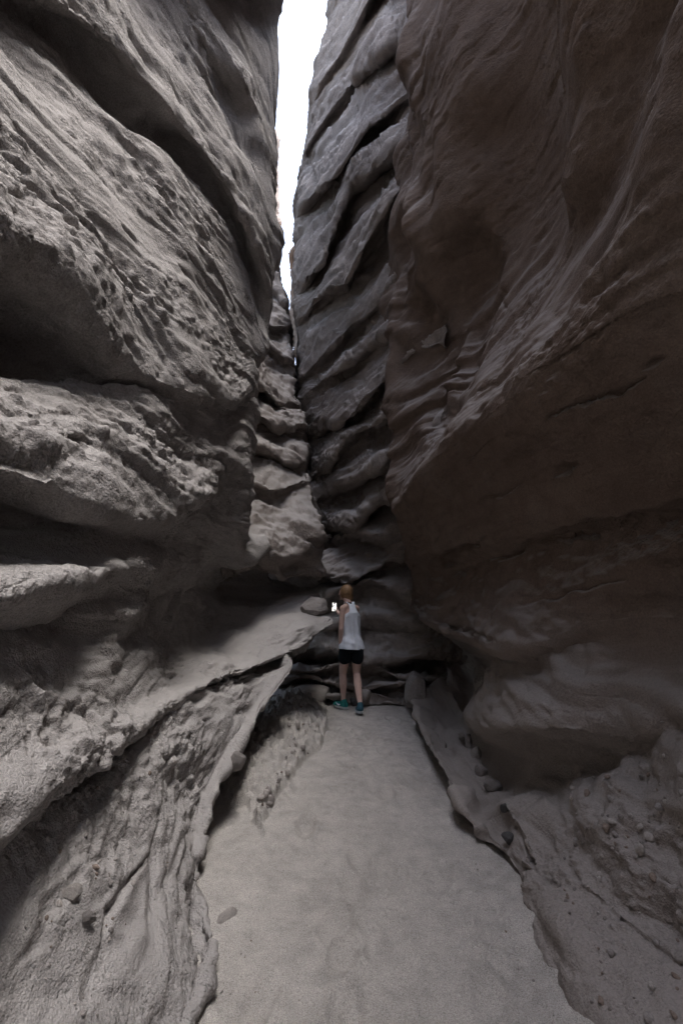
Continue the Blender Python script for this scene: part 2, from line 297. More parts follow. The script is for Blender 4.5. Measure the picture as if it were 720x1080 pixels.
# ------------------------------------------------------------------ right wall near the camera
RIGHT = [
 [W(1.15, -4, -.35), W(1.1, 2, -.35), W(1.1, 3, -.35), W(1.0, 5, -.35), W(1.2, 7, -.35), W(1.6, 8, -.35)],
 [W(.93, -4, -.03), W(.91, 2, -.02), W(.97, 2.7, -.03), W(1.02, 3.2, -.04), W(1.08, 4, -.02), W(1.15, 5, -.02), W(1.25, 6.6, -.05), W(1.4, 8, -.1)],
 [W(.86, -4, .02), pZ(625, 1085, .02), pZ(592, 1000, .03), pZ(548, 925, .04), pZ(508, 880, .07), pZ(487, 852, .14), pZ(468, 812, .17), pZ(450, 778, .18), pZ(438, 748, .16), W(1.05, 8, .1)],
 [W(.92, -4, .10), pX(640, 1060, .95), pX(600, 985, .95), pX(556, 915, .98), pX(520, 878, .93), pX(496, 848, .93), pX(475, 805, .95), pX(456, 770, 1.0), pX(442, 740, 1.03), W(1.1, 8, .2)],
 [W(1.2, -4, .2), pX(720, 1000, 1.24), pX(640, 962, 1.1), pX(567, 922, 1.0), pX(538, 872, 1.0), pX(514, 842, 1.02), pX(490, 800, 1.05), pX(463, 762, 1.1), W(1.3, 8, .3)],
 [W(1.25, -4, .3), pX(720, 985, 1.27), pX(640, 950, 1.13), pX(569, 908, 1.02), pX(540, 860, 1.0), pX(520, 832, 1.08), pX(497, 795, 1.15), pX(468, 758, 1.2), W(1.4, 8, .4)],
 [W(1.45, -4, .8), pX(720, 815, 1.45), pX(655, 815, 1.38), pX(600, 830, 1.28), pX(545, 832, 1.17), pX(517, 815, 1.18), pX(500, 786, 1.22), pX(472, 742, 1.3), W(1.5, 8, .6)],
 [W(1.56, -4, .95), pX(720, 775, 1.54), pX(660, 795, 1.50), pX(600, 800, 1.40), pX(560, 800, 1.28), pX(525, 795, 1.20), pX(503, 772, 1.22), pX(472, 725, 1.45), W(1.6, 8, .7)],
 [W(1.5, -4, 1.05), pX(720, 745, 1.52), pX(662, 778, 1.45), pX(602, 772, 1.24), pX(560, 768, 1.12), pX(522, 774, 1.05), pX(503, 764, 1.06), pX(491, 740, 1.5), pX(466, 715, 1.7), W(1.6, 8, .8)],
 [W(1.52, -4, 1.12), pX(720, 720, 1.54), pX(660, 745, 1.48), pX(602, 752, 1.27), pX(560, 750, 1.15), pX(524, 752, 1.08), pX(509, 742, 1.10), pX(496, 715, 1.75), pX(466, 700, 1.8), W(1.6, 8, .9)],
 [W(1.6, -4, 1.3), pX(720, 650, 1.6), pX(650, 672, 1.5), pX(600, 684, 1.4), pX(560, 692, 1.31), pX(532, 694, 1.26), pX(508, 690, 1.75), pX(472, 684, 1.75), pX(448, 676, 1.5), W(1.5, 8, 1.2)],
 [W(1.62, -4, 1.45), pX(720, 605, 1.6), pX(650, 640, 1.48), pX(570, 676, 1.27), pX(522, 683, 1.14), pX(482, 672, 1.06), pX(448, 657, .97), pX(438, 648, .96), W(1.3, 8, 1.5)],
 [W(1.62, -4, 1.55), pX(720, 570, 1.58), pX(620, 618, 1.42), pX(530, 648, 1.22), pX(482, 640, 1.14), pX(448, 636, 1.02), pX(438, 630, 1.0), W(1.3, 8, 1.6)],
 [W(1.6, -4, 1.75), pX(720, 548, 1.64), pX(600, 575, 1.44), pX(500, 592, 1.24), pX(450, 598, 1.06), pX(436, 600, .95), W(1.3, 8, 1.9)],
 [W(1.57, -4, 1.85), pX(720, 530, 1.54), pX(600, 556, 1.33), pX(500, 574, 1.12), pX(446, 582, .90), pX(428, 580, .84), W(1.3, 8, 2.0)],
 [W(1.45, -4, 2.1), pX(720, 440, 1.42), pX(600, 470, 1.24), pX(500, 505, 1.02), pX(440, 540, .80), pX(416, 552, .68), W(1.2, 6.6, 2.5), W(1.4, 8, 2.5)],
 [W(1.25, -4, 3.6), pX(716, 30, 1.25), pX(692, 170, 1.2), pX(652, 270, 1.16), pX(602, 342, 1.1), pX(540, 408, .99), pX(472, 470, .86), pX(432, 516, .70), pX(412, 538, .60), W(1.2, 6.6, 2.8), W(1.4, 8, 2.8)],
 [W(1.32, -4, 3.75), pX(712, 15, 1.36), pX(682, 160, 1.36), pX(640, 258, 1.34), pX(594, 328, 1.30), pX(532, 392, 1.17), pX(468, 450, 1.0), pX(426, 495, .76), pX(408, 515, .58), W(1.2, 6.6, 3.0), W(1.4, 8, 3.)],
 [W(1.5, -4, 4.0), pX(702, 0, 1.52), pX(668, 145, 1.54), pX(622, 245, 1.53), pX(580, 305, 1.56), pX(524, 365, 1.42), pX(470, 415, 1.2), pX(428, 460, .80), pX(406, 485, .56), W(1.2, 6.6, 3.4), W(1.4, 8, 3.4)],
 [W(1.45, -4, 4.6), pX(690, -60, 1.42), pX(645, 60, 1.42), pX(607, 180, 1.40), pX(596, 200, 1.8), pX(555, 255, 1.70), pX(495, 300, 1.40), pX(484, 305, 1.30), pX(450, 350, 1.06), pX(420, 400, .8), pX(403, 420, .55), W(1.2, 6.4, 4.4), W(1.4, 8, 4.4)],
 [W(1.4, -4, 5.4), W(1.4,.6,5.4), pX(650, -80, 1.38), pX(608, 40, 1.28), pX(597, 60, 1.75), pX(555, 140, 1.68), pX(496, 180, 1.3), pX(483, 190, 1.19), pX(456, 240, 1.02), pX(432, 262, .85), pX(408, 290, .72), W(1.4, 6.4, 6.), W(1.5, 8, 6.)],
 [W(1.3, -4, 7.0), W(1.3, .5, 7.0), W(1.3, 1.2, 7.0), pX(600, -90, 1.2), pX(590, -70, 1.6), pX(548, 0, 1.55), pX(496, 40, 1.22), pX(483, 50, 1.12), pX(455, 95, .96), pX(426, 130, .86), W(1.5, 6.2, 8.5), W(1.6, 8, 8.5)],
 [W(1.15, -4, 9.), W(1.15, 1, 9.), W(1.2, 2.6, 9.), W(1.35, 3.2, 9.2), W(1.2, 4, 9.8), pX(433, -20, 1.0), W(1.5, 6.0, 10.5), W(1.6, 8, 10.5)],
 [W(1.5, -4, 11), W(1.5, 1, 11), W(1.5, 2.6, 11), W(1.5, 3.5, 12), W(1.25, 4.6, 12.5), W(1.2, 5.2, 12.5), W(1.8, 6.0, 13), W(1.8, 8, 13)],
 [W(5, -4, 11.5), W(5, 1, 11.5), W(5, 2.6, 12), W(4, 3.5, 13), W(4, 4.6, 13.5), W(4, 5.2, 13.5), W(4, 6.0, 14), W(4, 8, 14)],
]
V = loft_Y(RIGHT, -4, 8.0, 900, 1250, 1.3)
V = displace(V, False, big=.07, bed=.026, mid=.03, small=.009, bedm=lambda q: 1+1.6*sstep(3.8, 4.8, q[:, 1])*sstep(2.2, 3.2, q[:, 2]), lump=lambda q: .26*sstep(3.4, 4.6, q[:, 1])*sstep(2.8, 4., q[:, 2]),
             midm=lambda q: 1+1.0*sstep(1.7, 1.2, q[:, 2])-.6*sstep(3.0, 3.6, q[:, 2])*sstep(4.6, 3.6, q[:, 1]), seed=9, dip=(.2, .02), bedf=2.0, grooves=0., crustf=lambda q: sstep(1.15, .5, q[:, 2])*sstep(3.6, 2.4, q[:, 1])*sstep(-.25, .3, noise(q*2.5, 91)))
V = cracks(V, False, [(seg((442, 594, .9), (470, 585, 1.0), (502, 573, 1.1)), .022, .10), (seg((512, 590, 1.15), (560, 571, 1.28), (600, 559, 1.34), (650, 548, 1.42), (719, 538, 1.52)), .016, .06),
 (seg((586, 505, 1.26), (600, 492, 1.28), (613, 486, 1.3)), .018, .05), (seg((600, 440, 1.25), (640, 425, 1.3), (690, 400, 1.35)), .012, .04), (seg((690, 392, 1.35), (719, 380, 1.4)), .012, .04),
 (seg((486, 300, 1.2), (500, 330, 1.2)), .012, .04), (seg((500, 530, 1.05), (530, 520, 1.12), (545, 512, 1.15)), .012, .035), (seg((528, 850, .99), (540, 876, .99), (552, 898, 1.0), (566, 924, 1.0)), .012, .02),
 (seg((560, 640, 1.35), (610, 622, 1.42), (660, 612, 1.5)), .01, .03), (seg((463, 660, 1.05), (500, 668, 1.1), (528, 676, 1.15)), .012, .04)], 81)
VR = V
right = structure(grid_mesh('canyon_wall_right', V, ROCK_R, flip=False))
# ------------------------------------------------------------------ walls farther on, built from their ledges
def ledge_wall(name, lips, edge, xin, Yedge, Yin, back, rec, mat, seed, side=1, ns=420, nt=800, top=None, inback=0, **kw):
    """lips: list of ledge lines [(px,py)..] from the bottom up; edge: free edge of the wall against the gap;
    xin: picture column where the wall runs in behind the nearer one."""
    ex = np.array(edge, float); ex = ex[np.argsort(ex[:, 1])]
    us = np.linspace(-.35, 1.25, ns)
    rows = []
    for item in lips:
        ln = [(x_, y_+6*math.sin(x_*.05+len(rows)*1.9+seed)) for x_, y_ in item[0]]; a, drop = item[1:3]; off = item[3] if len(item) > 3 else 0
        l = np.array(ln, float); l = l[np.argsort(l[:, 0])]
        for (dpy, dY) in (((drop, a), (0, -a)) if a else ((0, 0),)):
            row = []; li = len(rows)
            jn = noise(np.stack([us*3.1, np.full(ns, li//2*1.37), np.full(ns, 3.3)], 1), seed+60)
            jm = noise(np.stack([us*4.3, np.full(ns, li//2*2.11), np.full(ns, 9.1)], 1), seed+61)
            for iu, u in enumerate(us):
                # solve column position against the slanted line
                px = l[:, 0].mean()
                for _ in range(12):
                    py = np.interp(px, l[:, 0], l[:, 1])
                    e = np.interp(py, ex[:, 1], ex[:, 0])
                    uu = max(u, 0); px = .5*px+.5*(e+(xin-e)*uu)
                py = np.interp(px, l[:, 0], l[:, 1])
                Ye = Yedge(py); Yi = Yin(py)
                Y = Ye+(Yi-Ye)*min(max(u, 0), 1.25)**.85 + dY*(.35+.65*min(1, max(u, 0)*4))*max(.1, 1+1.4*float(jn[iu]))
                if u > 1: Y += (u-1)*inback
                Y += off
                if u < 0:
                    t = -u/.35; Y += back*t**1.3; px += side*3*t
                row.append(pY(px, py+dpy+9*float(jm[iu])*(1 if a else 0), Y))
            rows.append(row)
    if top:
        for (dx, dz) in top: rows.append([(p[0]+dx, p[1], p[2]+dz) for p in rows[-1]])
    V = profile(np.array(rows), nt, tens=.45)
    V = displace(V, side < 0, seed=seed, **kw)
    o = structure(grid_mesh(name, V, mat, flip=(side < 0)))
    return o
mid_edge = [(372, -400), (362, -120), (350, 0), (338, 50), (327, 120), (315, 195), (311, 290), (315, 340), (317, 385), (314, 420), (320, 460), (326, 500), (331, 560), (335, 578), (300, 590), (245, 606), (240, 650), (262, 760)]
lip = lambda *p, a=.26, d=9, off=0: (list(p), a, d, off)
mid_lips = [
 lip((240, 748), (450, 748), a=0), 
 lip((240, 733), (330, 733), (385, 737), (430, 740), a=.10, d=4, off=-.45),
 lip((240, 716), (330, 718), (385, 722), (440, 722), a=.18, d=6, off=-.35),
 lip((240, 703), (330, 706), (360, 708), (440, 712), a=.22, d=6, off=-.2),
 lip((240, 686), (330, 688), (350, 690), (440, 700), a=.36, d=8),
 lip((240, 655), (340, 660), (400, 650), (440, 660), a=.08, d=9),
 lip((300, 628), (340, 630), (390, 622), (440, 630), a=.12, d=10),
 lip((300, 606), (337, 606), (365, 606), (405, 594), (440, 590), a=.25, d=12),
 lip((300, 585), (335, 578), (375, 563), (405, 560), (440, 550), a=.22),
 lip((300, 560), (334, 556), (370, 545), (410, 525), (440, 510), a=.36, d=12),
 lip((300, 545), (330, 532), (365, 508), (410, 478), (440, 460), a=.38, d=12),
 lip((300, 505), (330, 492), (350, 484), (385, 455), (440, 425), a=.26),
 lip((300, 470), (325, 457), (375, 426), (405, 396), (440, 370), a=.36, d=10),
 lip((300, 432), (316, 422), (340, 402), (380, 372), (420, 335), (440, 320), a=.26),
 lip((300, 410), (317, 397), (340, 372), (362, 350), (400, 318), (440, 270), a=.36, d=10),
 lip((300, 350), (314, 340), (335, 318), (365, 300), (385, 246), (415, 202), (440, 180), a=.38, d=14),
 lip((300, 300), (320, 288), (340, 270), (352, 246), (370, 203), (405, 166), (440, 140), a=.38, d=14),
 lip((300, 240), (316, 225), (335, 200), (350, 182), (390, 126), (425, 104), (440, 95), a=.36, d=12),
 lip((300, 190), (325, 150), (350, 120), (380, 75), (415, 40), (440, 20), a=.26, d=12),
 lip((300, 120), (335, 85), (360, 50), (400, -10), (440, -50), a=.26, d=12),
 lip((300, 40), (350, 10), (380, -40), (440, -120), a=.14, d=12),
 lip((300, -80), (360, -120), (440, -260), a=.36, d=20),
 lip((300, -130), (372, -170), (440, -300), a=0),
]
Ymid_e = lambda py: float(np.interp(py, [-400, 0, 300, 450, 600, 740], [8.0, 8.0, 8.4, 8.6, 8.1, 7.5]))
Ymid_i = lambda py: float(np.interp(py, [-400, 0, 300, 500, 600, 740], [5.6, 5.6, 5.7, 6.0, 6.9, 7.4]))
ledge_wall('canyon_wall_middle', mid_lips, mid_edge, 440, Ymid_e, Ymid_i, 5, 0, ROCK_F, 21, side=1, ns=520, nt=1000,
           big=.12, bed=.06, mid=.05, small=.016, dip=(-.45, .0), bedf=2.2, top=[(3, .5)])
# far left mass beyond the near left wall
fl_edge = [(268, -200), (272, 100), (280, 230), (290, 290), (300, 318), (306, 350), (314, 400), (319, 440), (322, 480), (330, 520), (337, 555), (338, 600), (334, 640)]
fl_lips = [
 lip((230, 618), (340, 614), a=0, off=2.5),
 lip((230, 612), (270, 604), (300, 608), (340, 608), a=0, off=.5),
 lip((230, 606), (270, 600), (300, 604), (340, 604), a=0, off=.1),
 lip((230, 560), (262, 566), (280, 582), (300, 590), (325, 588), (345, 575), a=.1, d=12),
 lip((230, 545), (262, 548), (300, 560), (345, 550), a=0),
 lip((230, 500), (262, 505), (300, 512), (345, 508), a=.06, d=6),
 lip((230, 470), (270, 478), (300, 485), (345, 480), a=.14, d=8),
 lip((230, 430), (280, 440), (300, 452), (345, 455), a=.26, d=8),
 lip((230, 395), (280, 402), (300, 418), (345, 425), a=.26, d=8),
 lip((230, 355), (280, 362), (300, 380), (345, 396), a=.18, d=8),
 lip((230, 320), (280, 330), (300, 345), (345, 366), a=.26, d=8),
 lip((230, 280), (280, 290), (300, 318), (345, 335), a=.26, d=8),
 lip((230, 200), (280, 215), (320, 230), a=.26, d=8),
 lip((230, 100), (280, 110), (320, 110), a=.12, d=8),
 lip((230, -60), (320, -60), a=0),
]
ledge_wall('canyon_wall_far_left', fl_lips, fl_edge, 235, lambda py: float(np.interp(py, [-60, 300, 480, 560, 640], [11, 9.2, 7.4, 6.4, 6.6])),
           lambda py: float(np.interp(py, [-60, 300, 480, 560, 640], [10, 7.8, 5.9, 5.2, 5.3])), 4, 0, ROCK_F, 33, side=-1, ns=320, nt=620, inback=9,
           big=.13, bed=.05, mid=.05, small=.014, dip=(.35, .0), bedf=2.3, top=[(-3, .5)])
# pale sunlit walls seen at the end of the gap
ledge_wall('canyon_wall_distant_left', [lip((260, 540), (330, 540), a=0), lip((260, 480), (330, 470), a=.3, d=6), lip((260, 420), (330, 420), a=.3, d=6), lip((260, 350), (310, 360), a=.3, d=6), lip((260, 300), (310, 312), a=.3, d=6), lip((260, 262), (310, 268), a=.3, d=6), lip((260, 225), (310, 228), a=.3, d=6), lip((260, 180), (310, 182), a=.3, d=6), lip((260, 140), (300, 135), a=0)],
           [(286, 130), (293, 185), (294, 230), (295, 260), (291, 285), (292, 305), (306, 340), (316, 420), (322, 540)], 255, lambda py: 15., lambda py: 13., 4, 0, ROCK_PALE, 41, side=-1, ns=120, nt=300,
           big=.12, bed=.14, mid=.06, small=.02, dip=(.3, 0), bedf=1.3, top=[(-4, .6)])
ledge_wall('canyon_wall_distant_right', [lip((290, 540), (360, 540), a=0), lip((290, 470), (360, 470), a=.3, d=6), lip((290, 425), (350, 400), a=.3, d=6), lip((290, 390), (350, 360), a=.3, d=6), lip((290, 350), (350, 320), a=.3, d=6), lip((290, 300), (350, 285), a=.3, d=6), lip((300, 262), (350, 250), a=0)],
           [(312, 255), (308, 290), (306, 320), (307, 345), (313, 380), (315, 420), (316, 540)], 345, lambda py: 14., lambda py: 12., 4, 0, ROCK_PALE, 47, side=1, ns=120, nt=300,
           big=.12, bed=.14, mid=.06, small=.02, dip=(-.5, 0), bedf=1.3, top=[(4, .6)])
# ------------------------------------------------------------------ floor
def poly_dist(px, py, pts):
    P = np.array(pts); best = np.full(px.shape, 1e9); side = np.zeros(px.shape, bool)
    n = len(P)
    for i in range(n):
        a = P[i]; b = P[(i+1) % n]; ab = b-a; L2 = (ab**2).sum()
        t = np.clip(((px-a[0])*ab[0]+(py-a[1])*ab[1])/L2, 0, 1)
        d = np.hypot(px-(a[0]+t*ab[0]), py-(a[1]+t*ab[1])); best = np.minimum(best, d)
        cr = ((a[1] > py) != (b[1] > py)) & (px < (b[0]-a[0])*(py-a[1])/((b[1]-a[1]) if abs(b[1]-a[1]) > 1e-9 else 1e-9)+a[0]); side ^= cr
    return np.where(side, -best, best)
ys = np.concatenate([np.linspace(-7, .9, 60), np.interp(np.linspace(0, 1, 1150), np.linspace(0, 1, 1150), 1.0/np.linspace(1/1.0, 1/9.5, 1150))])
xs = np.concatenate([np.linspace(-3.2, -1.5, 20), np.linspace(-1.45, 1.45, 640), np.linspace(1.5, 3.2, 20)])
YY, XX = np.meshgrid(ys, xs, indexing='ij')
p = np.stack([XX.ravel(), YY.ravel(), np.zeros(XX.size)], 1)
wob = .02*fbm(p*9, 3, 71)
bank_px = [(330, 722), (344, 742), (345, 765), (338, 785), (318, 800), (306, 818), (292, 838), (280, 858), (273, 884), (268, 860), (262, 850), (240, 850), (230, 820), (270, 760), (300, 720)]
bank = [pZ(a, b, .05)[:2] for a, b in bank_px]
sd = poly_dist(p[:, 0]+wob, p[:, 1]+wob*2.5, bank)
inb = sstep(.012, -.022, sd)
h = .016*fbm(p*np.array([2.2, 1.3, 1]), 2, 72) + .010*fbm(p*6, 2, 73) + .004*fbm(p*22, 3, 74, .6) + .003*np.clip(noise(p*55, 79)-.25, 0, 1)*2
# footprints and scuffs in the sand
rr = np.random.RandomState(5)
for i in range(34):
    fx = rr.uniform(-.35, .75); fy = rr.uniform(1.6, 6.3); an = rr.uniform(-.5, .5)
    u = (p[:, 0]-fx)*math.cos(an)+(p[:, 1]-fy)*math.sin(an); v = -(p[:, 0]-fx)*math.sin(an)+(p[:, 1]-fy)*math.cos(an)
    r2 = (u/.055)**2+(v/.13)**2
    h += rr.uniform(.015, .028)*(-np.exp(-r2) + .55*np.exp(-((np.sqrt(r2)-1.35)/.3)**2))
rub = .5+fbm(p*11, 3, 75)
h += inb*(.02+.45*np.clip(-sd, 0, .3) + .05*rub + .02*sstep(.05, .3, noise(p*17, 77))) + sstep(.35, 0, sd)*(1-inb)*.008
el = sstep(-.35, -.75, p[:, 0]-0.0); h += .03*el
er = sstep(.70, 1.05, p[:, 0]+.05*noise(p*4, 78)); h += .09*er*sstep(3.0, 2.4, p[:, 1])
p[:, 2] = h
VF = p.reshape(XX.shape+(3,))
floor = structure(grid_mesh('sand_floor', p.reshape(XX.shape+(3,)), SAND, flip=True))

# ------------------------------------------------------------------ things
def plain(name, col, rough=.8, noise_s=0, var=.15, bump=0, spec=.3, emit=None):
    m, nt, b = mat_new(name); b.inputs['Base Color'].default_value = (*col, 1); b.inputs['Roughness'].default_value = rough
    b.inputs['Specular IOR Level'].default_value = spec
    if noise_s:
        tc = nd(nt, 'ShaderNodeTexCoord'); n = nd(nt, 'ShaderNodeTexNoise'); n.inputs['Scale'].default_value = noise_s; n.inputs['Detail'].default_value = 4
        nt.links.new(tc.outputs['Object'], n.inputs['Vector'])
        c = ramp(nt, n.outputs[0], [(.3, tuple(x*(1-var) for x in col)), (.7, tuple(min(1, x*(1+var)) for x in col))])
        nt.links.new(c, b.inputs['Base Color'])
        if bump:
            bp = nd(nt, 'ShaderNodeBump'); bp.inputs['Distance'].default_value = bump; nt.links.new(n.outputs[0], bp.inputs['Height']); nt.links.new(bp.outputs[0], b.inputs['Normal'])
    return m
def tag(o, label, cat, group=None):
    o['label'] = label; o['category'] = cat
    if group: o['group'] = group
    return o
def obj(name, bm, mat, parent=None, smooth=True):
    me = bpy.data.meshes.new(name); bm.to_mesh(me); bm.free()
    for q in me.polygons: q.use_smooth = smooth
    me.materials.append(mat); o = bpy.data.objects.new(name, me); COL.objects.link(o)
    if parent: o.parent = parent
    return o
STONE = rock_mat('stone', (.33, .30, .285), (.26, .23, .215), (.40, .375, .355), fine=.5, crust=.3)
STONE_D = rock_mat('dark_stone', (.13, .125, .125), (.10, .095, .095), (.17, .165, .16), fine=.4, crust=.2)
STONE_P = rock_mat('pale_stone', (.48, .44, .41), (.40, .36, .335), (.54, .50, .47), fine=.4, crust=.2)
def stone_mesh(seed, sub=4, cuts=9, rough=.06):
    bm = bmesh.new(); bmesh.ops.create_icosphere(bm, subdivisions=sub, radius=1)
    r = np.random.RandomState(seed)
    co = np.array([v.co for v in bm.verts])
    for _ in range(cuts):
        n = r.normal(size=3); n /= np.linalg.norm(n); d = r.uniform(.55, .85)
        s_ = co@n; over = np.clip(s_-d, 0, None); co -= over[:, None]*n*.85
    co *= (1+rough*fbm(co*1.7, 3, seed))[:, None] + .0
    for v, c in zip(bm.verts, co): v.co = c
    me = bpy.data.meshes.new('stone'); bm.to_mesh(me); bm.free()
    for q in me.polygons: q.use_smooth = True
    return me
def stone(name, loc, size, rot, seed, mat, label, cat='stone', group=None, sub=5, cuts=9, rough=.08):
    me = stone_mesh(seed, sub, cuts, rough); me.materials.append(mat)
    o = bpy.data.objects.new(name, me); COL.objects.link(o); o.location = loc; o.scale = size; o.rotation_euler = rot
    return tag(o, label, cat, group)
def proj(V):
    p = V.reshape(-1, 3)-CAM
    f = p[:, 1]*CP + p[:, 2]*SP; u = -p[:, 1]*SP + p[:, 2]*CP
    f = np.maximum(f, 1e-3)
    return 360+FPX*p[:, 0]/f, 540-FPX*u/f, np.where(f > .05, f, 1e9)
PJ = {k: proj(v) for k, v in (('L', VL), ('R', VR), ('F', VF))}
VV = {'L': VL.reshape(-1, 3), 'R': VR.reshape(-1, 3), 'F': VF.reshape(-1, 3)}
def hit(k, px, py, r=5):
    x, y, f = PJ[k]; m = np.where((np.abs(x-px) < r) & (np.abs(y-py) < r))[0]
    if not len(m): return None
    return VV[k][m[np.argmin(f[m])]]
def on(k, px, py, up=0.):
    h = hit(k, px, py); h = h if h is not None else np.array(pZ(px, py, .02))
    return (float(h[0]), float(h[1]), float(h[2])+up)
c = pY(329, 640, 6.15)
stone('boulder', (c[0], c[1]+.1, c[2]-.02), (.24, .26, .15), (.1, -.1, .3), 3, STONE, 'rounded boulder lying on the left rock shelf level with the hiker\'s shoulder', 'boulder')
c = pZ(334, 733, .0)
stone('boulder', (c[0]-.03, 7.0, .12), (.33, .22, .17), (0, .1, .2), 8, STONE_P, 'smooth pale grey boulder half buried in sand left of the hiker\'s shins', 'boulder', rough=.03, cuts=4)
stone('boulder', (1.0, 6.55, .26), (.13, .2, .28), (.1, .15, .2), 5, STONE, 'upright rounded boulder leaning on the right wall where the sand narrows', 'boulder', rough=.05, cuts=5)
SP_ = 'stones lodged along the foot of the right wall'
stone('stone', on('R', 498, 793, .02), (.05, .05, .065), (0, .2, .3), 12, STONE_P, 'pale round stone at the top of the cluster by the hollow in the right wall', group=SP_)
stone('stone', on('R', 511, 811, .02), (.07, .06, .055), (0, .2, .9), 13, STONE, 'grey lumpy stone in the middle of the cluster by the hollow in the right wall', group=SP_)
stone('stone', on('R', 519, 828, .02), (.085, .07, .05), (0, .2, 1.7), 14, STONE, 'largest brown stone at the bottom of the cluster beside the hollow', group=SP_)
stone('stone', on('R', 529, 857, .02), (.035, .03, .028), (.3, .2, .3), 15, STONE_D, 'small dark stone wedged at the top of the crack at the right wall foot', group=SP_)
stone('stone', on('R', 532, 884, .02), (.05, .04, .035), (.1, .4, .5), 16, STONE_D, 'dark slate grey stone resting beside the crack at the right wall foot', group=SP_)
stone('stone', pZ(374, 741, .05), (.085, .07, .065), (.1, .4, .5), 17, STONE_D, 'dark round stone on the sand between the hiker\'s two feet')
stone('stone', pZ(354, 733, .04), (.06, .05, .055), (.1, .4, 1.5), 18, STONE_P, 'small pale stone on the sand just left of the hiker\'s left ankle')
stone('stone', on('F', 241, 962, -.004), (.06, .035, .028), (.25, -.35, .5), 19, STONE_P, 'flat angular stone poking out of the sand beside the left slab', cuts=14)
#stone('stone', on('F', 300, 936, -.016), (.06, .045, .020), (.1, 0, .5), 20, SAND, 'flat sand coloured disc of stone nearly buried in the path', cuts=5, rough=.03)
stone('stone', on('L', 254, 806, .0), (.07, .05, .08), (.1, .5, .5), 21, STONE, 'wedge shaped stone hanging from the broken edge of the left slab', cuts=14)
stone('stone', on('L', 80, 937, .0), (.035, .03, .03), (.1, .5, .5), 22, STONE_P, 'pale pinkish stone set in the lower left rock slab')
stone('stone', on('L', 97, 966, .0), (.028, .022, .024), (.5, .5, .5), 23, STONE, 'small grey stone just below the pale pinkish one in the left slab')
rs = np.random.RandomState(3)
protos = [stone_mesh(100+i, 2, 9, .1) for i in range(7)]
PB1 = plain('pebble_grey', (.27, .245, .23), .9, 2.2, .25, .002, .1); PB2 = plain('pebble_pale', (.38, .345, .32), .9, 2.2, .2, .002, .1); PB3 = plain('pebble_brown', (.24, .19, .16), .9, 2.2, .25, .002, .1)
pm = [PB1, PB2, PB2, PB3, PB1, PB1, PB2]
for me, m in zip(protos, pm): me.materials.append(m)
def scatter(n, k, quads, smin, smax, label, group, name='pebble'):
    i = 0; tries = 0
    while i < n and tries < n*6:
        tries += 1
        q = quads[rs.randint(len(quads))]; u, v = rs.rand(2)
        a = np.array(q[0])*(1-u)+np.array(q[1])*u; b = np.array(q[3])*(1-u)+np.array(q[2])*u; px, py = a*(1-v)+b*v
        h = hit(k, px, py, 3)
        if h is None: continue
        o = bpy.data.objects.new(name, protos[rs.randint(7)]); COL.objects.link(o)
        s_ = smin*(smax/smin)**(rs.rand()**2.2)
        o.location = (float(h[0]), float(h[1]), float(h[2])+s_*.15); o.scale = (s_*rs.uniform(.8, 1.3), s_*rs.uniform(.7, 1.1), s_*rs.uniform(.5, .9)); o.rotation_euler = tuple(rs.uniform(-3, 3, 3))
        tag(o, label, 'pebble' if name == 'pebble' else 'stone', group); i += 1
scatter(110, 'R', [[(560, 930), (720, 790), (720, 1079), (625, 1079)], [(540, 870), (640, 800), (700, 900), (570, 960)], [(600, 800), (700, 700), (719, 900), (640, 900)]], .006, .026,
        'small pebble stuck in the rubbly slope at the lower right', 'pebbles in the right slope')
scatter(70, 'L', [[(90, 830), (190, 800), (200, 1070), (40, 1075)], [(60, 850), (140, 800), (120, 950), (20, 1000)]], .004, .014,
        'small pebble stuck in the crust of the lower left slab', 'pebbles in the left slab')
scatter(45, 'F', [[(300, 735), (342, 745), (335, 790), (290, 810)], [(290, 800), (325, 790), (290, 845), (268, 860)]], .012, .045,
        'chunk of broken crust on the low bank left of the sand path', 'broken crust chunks on the low bank', 'rock_chunk')
scatter(28, 'F', [[(470, 850), (500, 880), (610, 1070), (560, 1070)], [(215, 990), (300, 900), (330, 1070), (220, 1070)]], .003, .008,
        'tiny loose pebble lying on the open sand path', 'loose pebbles on the sand')
# ------------------------------------------------------------------ the hiker
PX0, PY0 = pY(371, 750, 6.6)[0], 6.6
def T(px, z, dy=0.): return Vector((pY(px, 700, 6.6)[0]-PX0, dy, z))
def capsule(bm, a, b, ra, rb, seg=14, flat=1.0, fdir=None):
    a = Vector(a); b = Vector(b); d = b-a; L = d.length; q = d.to_track_quat('Z', 'Y') if L > 1e-6 else Matrix.Identity(3).to_quaternion()
    rings = []
    prof = [(-math.cos(t)*ra, math.sin(t)*ra) for t in (0.02, .5, 1.0, math.pi/2)] + [(L+math.cos(t)*rb, math.sin(t)*rb) for t in (math.pi/2, 1.0, .5, .02)]
    for h, r in prof:
        rings.append([bm.verts.new(a+q@Vector((math.cos(2*math.pi*i/seg)*r, math.sin(2*math.pi*i/seg)*r, h))) for i in range(seg)])
    for r0, r1 in zip(rings[:-1], rings[1:]):
        for i in range(seg): bm.faces.new((r0[i], r0[(i+1) % seg], r1[(i+1) % seg], r1[i]))
    bm.faces.new(rings[0][::-1]); bm.faces.new(rings[-1])
def ellipsoid(bm, c, r, rot=0.):
    M = Matrix.Translation(Vector(c))@Matrix.Rotation(rot, 4, 'Z')@Matrix.Diagonal((*r, 1))
    bmesh.ops.create_icosphere(bm, subdivisions=3, radius=1, matrix=M)
